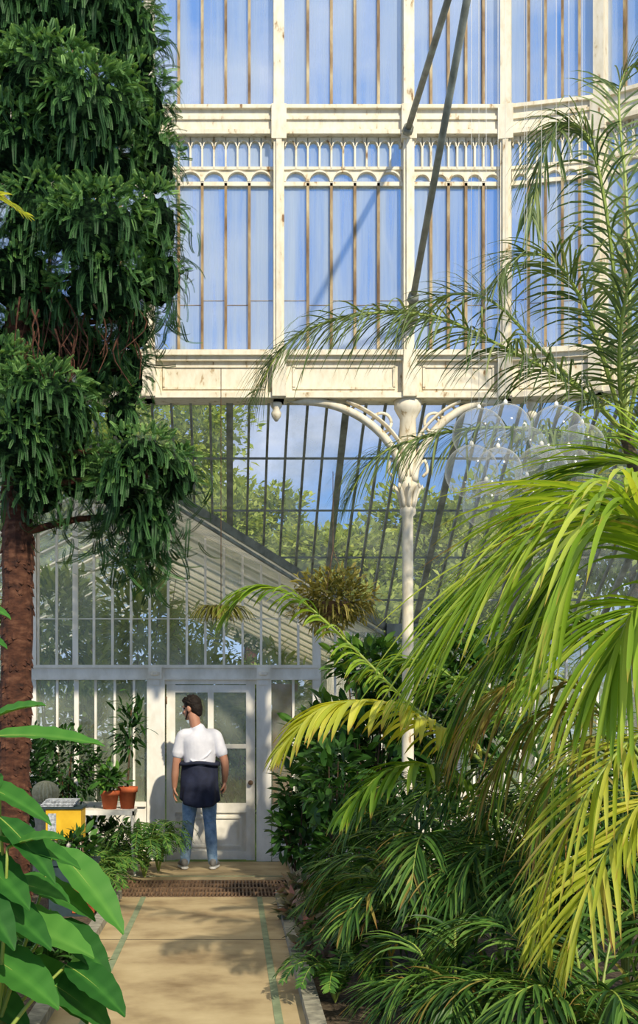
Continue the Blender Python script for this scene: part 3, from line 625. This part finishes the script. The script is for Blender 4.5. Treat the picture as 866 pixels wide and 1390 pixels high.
# ---------------------------------------------------------------- broad leaves, left foreground
mb=MB()
def bleaf(base,tip,wid,arch_=.1,var=.5,nrm=(0,-.45,1),root=None):
    base=np.array(base);tip=np.array(tip); ns=14; u=np.linspace(0,1,ns)
    mid=(base+tip)/2+np.array([0,0,arch_]); P=((1-u)**2)[:,None]*base+(2*u*(1-u))[:,None]*mid+(u**2)[:,None]*tip
    T=unit(np.gradient(P,axis=0)); Sd=unit(np.cross(T,np.asarray(nrm,float))); N=np.cross(Sd,T)
    wd=wid/2*np.sin(np.pi*np.clip(u**.8,.02,.995))**.75; cols=[-1,-.66,-.33,0,.33,.66,1]; V=[];vv=[]
    for i in range(ns):
        for cc in cols:
            rip=.035*wid*math.sin(i*2.6+abs(cc)*2)*abs(cc)
            V.append(P[i]+Sd[i]*wd[i]*cc+N[i]*(wd[i]*.28*abs(cc)**1.3+rip)); vv.append(var+(.22 if cc==0 else 0)+.05*math.sin(i*2.6))
    m=len(cols); q=[(i*m+j,i*m+j+1,(i+1)*m+j+1,(i+1)*m+j) for i in range(ns-1) for j in range(m-1)]
    mb.add(V,np.array(q),0,np.clip(vv,0,1),np.repeat(u,m))
    tube(mb,P-N*.004,np.linspace(.007,.002,ns),5,1)
    if root is not None: tube(mb,cr([root,(np.array(root)+base)/2+[.02,0,.05],base],8),np.linspace(.012,.007,8),6,1)
rt=W(-30,1250,6.5); rt[2]=-.03
LV=[((-30,985),(62,957),.12,.6),((-20,1000),(142,1012),.15,.7),((-40,1060),(70,1120),.15,.5),((0,1110),(75,1200),.15,.35),((75,1150),(168,1268),.21,.7),((-20,1240),(128,1300),.27,.8),
((-40,1160),(40,1235),.22,.4),((-30,1120),(60,1150),.15,.6),((10,1200),(95,1225),.16,.5),((-30,1290),(80,1370),.27,.55),((-50,1190),(20,1290),.2,.3),((30,1300),(120,1390),.22,.5),((-40,870),(10,880),.08,.5),((-40,825),(15,840),.07,.6),((-60,1330),(40,1400),.25,.5),((0,1050),(-40,1120),.14,.5),
((-20,1130),(110,1180),.16,.45),((20,1190),(130,1250),.18,.55),((60,1330),(150,1400),.22,.4),((-30,1210),(70,1290),.22,.35),((10,1150),(90,1140),.11,.6),((70,1250),(150,1330),.2,.3),((90,1310),(170,1380),.2,.3)]
for i,(a,b,wd,v) in enumerate(LV):
    Y=6.5+((i*37)%10-5)*.06; bleaf(W(a[0],a[1],Y+.1),W(b[0],b[1],Y-.08),wd,.05,v,root=rt+[random.uniform(-.05,.1),random.uniform(-.1,.3),0])
mb.obj('broad_leaf_plant',[m_big,stem],True)
mb=MB()
frond(mb,wp([(-120,420,8.4),(-60,300,8.3),(-15,262,8.2),(38,292,8.2)]),16,.16,.016,60,30,.5,.1,.006,.4,.6,.2,.3,0,1)
tube(mb,cr([[W(-120,420,8.4)[0],8.4,-.03],[W(-118,420,8.4)[0],8.4,2.],W(-120,420,8.4)],10),[.04]*10,8,1)
mb.obj('yellow_foliage_shoot',[m_yel,stemb])
mb=MB()
for px,py in ((30,1320),(90,1330),(60,1290)): bush(mb,W(px,py,8.3),(.25,.3,.18),220,.12,lt,v=(.1,.7))
mb.obj('low_groundcover',[m_shr])

# ---------------------------------------------------------------- potted things
def pot(px,py_top,Y,r,h,name,plant):
    c=W(px,py_top,Y); e=bpy.data.objects.new(name,None); sc.collection.objects.link(e)
    mb=MB(); lathe(mb,[(r*.68,-h),(r*.92,-h*.25),(r*1.05,-h*.25),(r*1.08,0),(r*.95,0),(r*.93,-h*.12)],c,24); mb.obj('pot',[terra],True,parent=e)
    mb=MB(); lathe(mb,[(r*.93,-h*.14),(.001,-h*.1)],c,20); mb.obj('soil',[soil],parent=e)
    mb=MB()
    if plant=='tall':
        tube(mb,cr([c+[0,0,-.03],c+[.02,0,.35],c+[.04,0,.8]],8),np.linspace(.012,.006,8),6,1)
        bush(mb,c+[.02,0,.58],(.18,.16,.42),150,.14,lt2,shell=.2,v=(.0,.6))
    else: bush(mb,c+[0,0,.12],(.18,.16,.14),130,.12,lt,shell=.1,v=(.2,.9))
    mb.obj('foliage',[m_shr,stemb],parent=e)
tz=W(140,1098,13.6)[2]
def topy(h): return HY-(tz+h-CH)*F/13.6
pot(149,topy(.19),13.6,.10,.19,'potted_plant','low'); pot(173,topy(.23),13.65,.10,.23,'potted_plant','tall')
mb=MB(); x0,x1=W(103,0,13.6)[0],W(184,0,13.6)[0]
for i in range(9): 
    y=13.42+i*.045; box(mb,x0,x1,y,y+.03,tz-.015,tz)
box(mb,x0,x1,13.40,13.42,tz-.05,tz); box(mb,x0,x1,13.83,13.85,tz-.05,tz); box(mb,x0,x0+.02,13.4,13.85,tz-.05,tz-.01); box(mb,x1-.02,x1,13.4,13.85,tz-.05,tz-.01)
for x in (x0+.02,x1-.02):
    for y in (13.42,13.83): tube(mb,cr([[x,y,tz-.03],[x,y,tz*.5],[x+(.03 if x<x0+.1 else -.03)*-1,y,-.02]],8),[.013]*8,8)
    tube(mb,[[x,13.42,.2],[x,13.83,.2]],[.008]*2,6)
for t in (0,1):
    xx=x0+.06 if t==0 else x1-.06; tube(mb,[[xx+.06*math.cos(a),13.41,tz-.11+.06*math.sin(a)] for a in np.linspace(0,6.28,16)],[.006]*16,5,ref=[0,1,0])
mb.obj('garden_table',[white])
mb=MB()
for px in (90,130,165): bush(mb,W(px,1140,14.2),(.25,.15,.25),300,.10,lt,v=(0,.6))
mb.obj('boxwood_shrub',[m_shr])
# globe cactus on stand
mb=MB(); c=W(62,1076,12.6)
V=[];nu,nv=40,16
for i in range(nv+1):
    t=math.pi*i/nv
    for j in range(nu):
        p=2*math.pi*j/nu; r=.125*(1+.07*math.cos(p*20)); V.append((c[0]+r*math.sin(t)*math.cos(p),c[1]+r*math.sin(t)*math.sin(p),c[2]+.115*math.cos(t)))
mb.add(V,[(i*nu+j,(i+1)*nu+j,(i+1)*nu+(j+1)%nu,i*nu+(j+1)%nu) for i in range(nv) for j in range(nu)])
lathe(mb,[(.16,-c[2]-.03),(.13,-c[2]+.05),(.10,-.3),(.13,-.14),(.14,-.10),(.08,-.09)],c,20,1)
mb.obj('globe_cactus',[surf('cactus_skin',[(.3,lin('a09a74')),(.7,lin('ccc49e'))],30,4,rough=.8),stone])
# collection box with yellow front
ylw=surf('yellow_paint',[(.3,lin('d0a018')),(.7,lin('e8bc2c'))],6,3,rough=.5); teal=surf('teal_box_side',[(.3,lin('1d2c30')),(.7,lin('32464a'))],6,3,rough=.5); pap=surf('newsprint',[(.35,lin('6f7478')),(.6,lin('c4c8cb'))],40,6,rough=.8)
mb=MB(); a=W(62,1140,11.4); b=W(110,1098,11.4)
box(mb,a[0],b[0],11.4,11.75,a[2],b[2],0); box(mb,a[0]-.015,b[0]+.01,11.38,11.77,b[2],b[2]+.012,1); box(mb,a[0]+.02,a[0]+.09,11.392,11.402,a[2]+.03,b[2]-.04,2)
for i in range(5): box(mb,a[0]-.06+i*.012,b[0]-.07+i*.008,11.42+.01*i,11.7,b[2]+.018+i*.012,b[2]+.026+i*.012,2)
for x in (a[0]+.02,b[0]-.02):
    for y in (11.42,11.73): tube(mb,[[x,y,-.03],[x,y,a[2]]],[.012]*2,6,3)
mb.obj('donation_box',[ylw,teal,pap,ironm])
# carved terracotta planter
mb=MB(); Y=10.9; x0,x1=W(66,0,Y)[0],W(128,0,Y)[0]; zt=W(0,1172,Y)[2]
box(mb,x0,x1-.015,Y,Y+.36,-.03,zt,1); box(mb,x1-.18,x1,Y-.012,Y+.37,0.0,zt-.022,0); box(mb,x0-.015,x1+.015,Y-.02,Y+.38,zt-.02,zt+.02,1)
for zz in (.10,.22,.33):
    for xx in (x1-.13,x1-.05):
        tube(mb,[[xx+.03*math.cos(t)*(1-t/8),Y-.016,zz+.04*math.sin(t)*(1-t/8)] for t in np.linspace(0,6,18)],[.008]*18,5,0,ref=[0,1,0])
bush(mb,((x0+x1)/2,Y+.18,zt+.12),(.2,.18,.12),160,.11,lt,v=(.1,.8),mat=2)
mb.obj('carved_planter',[terra,teal,m_shr])

# ---------------------------------------------------------------- glass globes
m,nt,nd,lk=newmat('blown_glass'); lw=nd.new('ShaderNodeLayerWeight'); lw.inputs[0].default_value=.4
rr=ramp(nd,[(0,(.06,.06,.06,1)),(.5,(.18,.18,.18,1)),(.85,(.65,.65,.65,1)),(1,(1,1,1,1))]); lk.new(lw.outputs['Facing'],rr.inputs[0])
t=nd.new('ShaderNodeBsdfTransparent'); t.inputs[0].default_value=(.95,.96,.97,1); gg=nd.new('ShaderNodeBsdfGlossy'); gg.inputs['Roughness'].default_value=.08
df=nd.new('ShaderNodeBsdfDiffuse'); df.inputs[0].default_value=(.85,.86,.84,1); m1=nd.new('ShaderNodeMixShader'); m1.inputs[0].default_value=.5
lk.new(gg.outputs[0],m1.inputs[1]); lk.new(df.outputs[0],m1.inputs[2]); ms=nd.new('ShaderNodeMixShader'); lk.new(rr.outputs[0],ms.inputs[0]); lk.new(t.outputs[0],ms.inputs[1]); lk.new(m1.outputs[0],ms.inputs[2])
o=nd.new('ShaderNodeOutputMaterial'); lk.new(ms.outputs[0],o.inputs[0]); bub=m
mb=MB()
for (px,py,Y,r) in [(650,590,8.55,.17),(686,582,8.45,.16),(755,588,8.4,.175),(640,640,8.5,.17),(676,640,8.3,.15),(735,640,8.35,.165),(712,610,8.65,.15),(772,640,8.6,.16),(660,685,8.4,.15),(715,680,8.55,.16),(790,606,8.7,.15)]:
    c=W(px,py,Y); ell(mb,c,(r,r,r),36,24); lathe(mb,[(.016,0),(.013,.02),(.005,.03)],c+[0,0,r*.98],10,1); tube(mb,[c+[0,0,r],[c[0],c[1],8.0]],[.0015]*2,4,1)
mb.obj('glass_globe_cluster',[bub,white],True)

# ---------------------------------------------------------------- man
man=bpy.data.objects.new('man',None); sc.collection.objects.link(man); man.location=((271-CX)*14.0/F,14.0,0)
skin=surf('skin',[(.3,lin('a8745a')),(.7,lin('c08e74'))],6,3,rough=.55); tee=surf('white_cotton',[(.3,lin('d0d0d8')),(.7,lin('e4e4ea'))],8,3,rough=.85,bump=.1)
denim=surf('blue_denim',[(.3,lin('5a7898')),(.5,lin('7d9cbb')),(.75,lin('a0b8d0'))],14,6,rough=.85,bump=.2); navy=surf('navy_cloth',[(.3,lin('171b2c')),(.7,lin('272d44'))],10,4,rough=.85,bump=.2)
hairm=surf('dark_hair',[(.3,lin('14100d')),(.7,lin('2a2019'))],60,4,rough=.6,bump=.5,spec=.2); shoe=surf('grey_suede',[(.3,lin('6a6a68')),(.7,lin('8f8e8a'))],20,3,rough=.8); sole=surf('rubber_sole',[(.3,lin('c9c7c0')),(.7,lin('dddbd4'))],10,2); phm=surf('phone_black',[(.3,lin('0c0c0e')),(.7,lin('17171a'))],5,2,rough=.2)
def fuse(mb,name,mat,vox=.007,sm=4):
    o=mb.obj('tmp',[mat]); r=o.modifiers.new('r','REMESH'); r.mode='VOXEL'; r.voxel_size=vox
    s=o.modifiers.new('s','SMOOTH'); s.factor=.5; s.iterations=sm
    dg=bpy.context.evaluated_depsgraph_get(); me=bpy.data.meshes.new_from_object(o.evaluated_get(dg)); bpy.data.objects.remove(o)
    me.name=name; 
    if not me.materials: me.materials.append(mat)
    me.polygons.foreach_set('use_smooth',np.ones(len(me.polygons),bool))
    n=bpy.data.objects.new(name,me); sc.collection.objects.link(n); n.parent=man; return n
def limb(mb,pts,rad,n=14,k=16,ref=None):
    P=cr(pts,k); x=np.linspace(0,1,len(rad)); R=np.array([(r,r) if np.isscalar(r) else r for r in rad],float)
    rr=[(np.interp(t,x,R[:,0]),np.interp(t,x,R[:,1])) for t in np.linspace(0,1,k)]
    tube(mb,P,rr,n,ref=ref,roundcap=True)
HC=np.array([-.085,.045,1.695]); A=math.radians(60); ca,sa=math.cos(A),math.sin(A); tl=math.radians(-12)
Rz=np.array([[ca,-sa,0],[sa,ca,0],[0,0,1.]]); Rx=np.array([[1,0,0],[0,math.cos(tl),-math.sin(tl)],[0,math.sin(tl),math.cos(tl)]]); RH=Rz@Rx
def H(p): return HC+RH@np.array(p,float)
b=MB()
limb(b,[(-.01,0,.92),(-.01,0,1.1),(-.01,0,1.3),(-.015,0,1.40),(-.02,0,1.47)],[(.15,.10),(.14,.09),(.155,.095),(.14,.085),(.07,.06)],20)
limb(b,[(-.02,-.005,1.45),(-.045,.0,1.53),(-.065,.02,1.62)],[.064,.058,.06])
ell(b,H((0,-.012,.025)),(.076,.098,.098),R=RH); ell(b,H((0,.03,-.04)),(.058,.066,.075),R=RH); ell(b,H((0,.072,-.088)),(.028,.024,.022),R=RH)
limb(b,[H((0,.084,.018)),H((0,.098,-.012)),H((0,.110,-.026))],[.010,.012,.015],8,6); ell(b,H((0,.09,-.056)),(.026,.012,.006),R=RH); ell(b,H((0,.088,-.066)),(.022,.012,.006),R=RH)
ell(b,H((0,.082,.034)),(.052,.014,.010),R=RH)
for sg in (-1,1):
    ell(b,H((sg*.078,-.008,-.008)),(.013,.022,.034),R=RH); ell(b,H((sg*.035,.07,-.025)),(.02,.018,.018),R=RH)
LA=[(-.175,0,1.40),(-.222,0,1.26),(-.245,-.01,1.12),(-.262,.02,.98),(-.268,.045,.865)]
RA=[(.165,0,1.40),(.215,-.01,1.27),(.262,-.03,1.14),(.268,.03,1.02),(.262,.10,.925)]
for a_ in (LA,RA): limb(b,a_,[.052,.05,.043,.04,.028],14,22)
def hand(b,wr,d,pn,th,curl,s=1.0):
    wr=np.array(wr);d=unit(d);pn=unit(pn);sd=unit(np.cross(d,pn))*th
    limb(b,[wr,wr+d*.045*s,wr+d*.088*s],[(.026,.02),(.040,.016),(.041,.014)],12,8,ref=sd)
    for i,(o,l) in enumerate(((.031,.072),(.011,.082),(-.010,.076),(-.030,.060))):
        p=wr+d*.085*s+sd*o; c1=curl*(1+.12*i)
        p1=p+unit(d+pn*c1*.35)*l*.42; p2=p1+unit(d+pn*c1*1.1)*l*.33; p3=p2+unit(d*.6+pn*c1*1.8)*l*.25
        tube(b,[p-d*.015,p,p1,p2,p3],[.0095,.0095,.009,.0082,.007],8,roundcap=True)
    p=wr+d*.025*s+sd*.028; tube(b,[p,p+unit(d*.7+sd*.8+pn*.3)*.04,p+unit(d*.85+sd*.5+pn*.5)*.075],[.013,.011,.009],8,roundcap=True)
hand(b,LA[-1],(-.05,.12,-1),(1,.1,0),1,.45)
hand(b,RA[-1],(.06,.35,-.8),(-1,.1,.2),-1,.8)
limb(b,[(-.09,0,.93),(-.115,.01,.5),(-.15,0,.09)],[.075,.055,.035]); limb(b,[(.08,0,.93),(.10,.01,.5),(.135,0,.09)],[.075,.055,.035])
fuse(b,'body',skin,.0055,3)
e=MB()
for sg in (-1,1): ell(e,H((sg*.031,.083,.012)),(.012,.010,.010),R=RH)
e.obj('eyes',[surf('eye_white',[(.3,lin('d8d4cc')),(.7,lin('e8e4dc'))])],True,parent=man)
e=MB()
for sg in (-1,1):
    ell(e,H((sg*.031,.0925,.012)),(.0055,.003,.0055),R=RH); limb(e,[H((sg*.012,.096,.034)),H((sg*.032,.092,.04)),H((sg*.05,.078,.034))],[.004,.005,.003],6,6)
e.obj('irises_and_brows',[hairm],True,parent=man)
h=MB(); ell(h,H((0,-.022,.045)),(.084,.100,.094),R=RH); ell(h,H((0,-.055,-.005)),(.074,.068,.090),R=RH); ell(h,H((0,.045,.098)),(.06,.048,.034),R=RH); ell(h,H((0,-.075,-.06)),(.052,.034,.045),R=RH)
for i in range(60):
    q=unit(rng.normal(size=3)+[0,0,1.0]); p=H(np.array([0,-.018,.045])+q*[.08,.097,.092]); tube(h,[p,p+RH@(q*.012+np.array([random.uniform(-.01,.01),.012,.004]))],[.012,.006],6,roundcap=True)
fuse(h,'hair',hairm,.006,2)
h=MB()
for sg in (-1,1): limb(h,[H((sg*.066,.02,-.02)),H((sg*.060,.032,-.06)),H((sg*.038,.07,-.092)),H((0,.092,-.096))],[.006,.009,.010,.011],8,12)
limb(h,[H((-.028,.096,-.052)),H((0,.104,-.044)),H((.028,.096,-.052))],[.005,.007,.005],6,8)
fuse(h,'beard',hairm,.006,2)
s=MB()
limb(s,[(0,0,1.0),(0,0,1.12),(-.005,-.003,1.25),(-.01,-.005,1.36),(-.012,0,1.42),(-.018,0,1.465)],[(.178,.128),(.165,.122),(.178,.128),(.188,.13),(.165,.11),(.085,.078)],28,20)
for a_,sg in ((LA,-1),(RA,1)):
    a0,a1,a2=map(np.array,a_[:3]); ell(s,a0+[0,0,.0],(.072,.078,.068)); limb(s,[a0-[sg*.08,0,-.015],a0,a1*.85+a0*.15,a1*.72+a2*.28],[(.072,.075),(.070,.078),(.066,.074),(.068,.073)],18,14)
for pts in ([(-.13,-.112,1.17),(-.03,-.131,1.13),(.08,-.122,1.15)],[(.14,-.10,1.26),(.07,-.128,1.19),(.0,-.126,1.15)]): limb(s,pts,[.004,.007,.004],8,8)
fuse(s,'tshirt',tee,.008,5)
j=MB()
limb(j,[(0,0,1.04),(0,0,.96),(0,-.005,.88)],[(.158,.115),(.17,.125),(.165,.125)],24,8)
limb(j,[(-.085,-.005,.90),(-.105,.012,.66),(-.118,.015,.50),(-.138,-.005,.32),(-.155,-.005,.085)],[(.094,.105),(.082,.088),(.066,.070),(.064,.070),(.052,.058)],18,22)
limb(j,[(.085,-.005,.90),(.10,.01,.66),(.108,.012,.50),(.122,-.008,.32),(.138,-.01,.085)],[(.094,.105),(.082,.088),(.066,.070),(.064,.070),(.052,.058)],18,22)
for x,zz in ((-.155,.13),(-.15,.18),(.138,.13),(.134,.17),(-.118,.50),(.108,.51)): limb(j,[(x-.05,-.03,zz),(x,-.062,zz-.012),(x+.05,-.03,zz+.006)],[.007,.010,.007],8,8)
fuse(j,'jeans',denim,.008,3)
s=MB(); so_=MB()
for x,dx in ((-.158,-.06),(.14,.045)):
    limb(s,[(x,-.045,.075),(x,.0,.085),(x+dx*.4,.09,.062),(x+dx*.8,.18,.045)],[(.038,.05),(.042,.05),(.044,.036),(.036,.026)],16,12,ref=[1,0,0])
    limb(so_,[(x,-.075,.016),(x,0,.016),(x+dx*.4,.09,.016),(x+dx*.85,.205,.016)],[(.036,.016),(.042,.016),(.048,.016),(.036,.016)],16,12,ref=[1,0,0])
fuse(s,'shoes',shoe,.006,3); fuse(so_,'soles',sole,.005,1)
jm=MB(); nu,nv=60,16; V=[]
for i in range(nv):
    t=i/(nv-1); zz=1.115-t*.44
    for q in range(nu):
        u=q/(nu-1); an=math.radians(-90-128+256*u); fl=1+.16*t; rip=.012*math.sin(u*38+t*2)*t+.006*math.sin(u*17-t*5)
        edge=abs(u-.5)*2; z2=zz+(.16*t*edge**3)+.02*math.sin(u*9); V.append(((.180*fl+rip)*math.cos(an),(.140*fl+rip)*math.sin(an)+.0,z2))
jm.add(V,[(i*nu+q,i*nu+q+1,(i+1)*nu+q+1,(i+1)*nu+q) for i in range(nv-1) for q in range(nu-1)])
jo=jm.obj('jacket_skirt',[navy],True,parent=man); so2=jo.modifiers.new('s','SOLIDIFY'); so2.thickness=.014; so2.offset=1
jt=MB(); ring=[(.19*math.cos(a_),.148*math.sin(a_),1.115+.01*math.sin(3*a_)) for a_ in np.linspace(0,2*math.pi,30)]
tube(jt,ring,[(.022,.034)]*30,10,ref=[0,0,1]); ell(jt,(0,.165,1.10),(.04,.03,.04))
for sg in (-1,1): limb(jt,[(0,.165,1.1),(sg*.05,.19,1.0),(sg*.08,.18,.85),(sg*.09,.17,.72)],[.03,.036,.036,.032],10,12)
fuse(jt,'jacket_sleeves',navy,.008,2)
p=MB(); pc=np.array(RA[-1])+[-.0,.055,-.10]
box(p,pc[0]-.028-.006,pc[0]-.018-.006,pc[1]-.036,pc[1]+.036,pc[2]-.07,pc[2]+.07); p.obj('mobile_phone',[phm],parent=man)
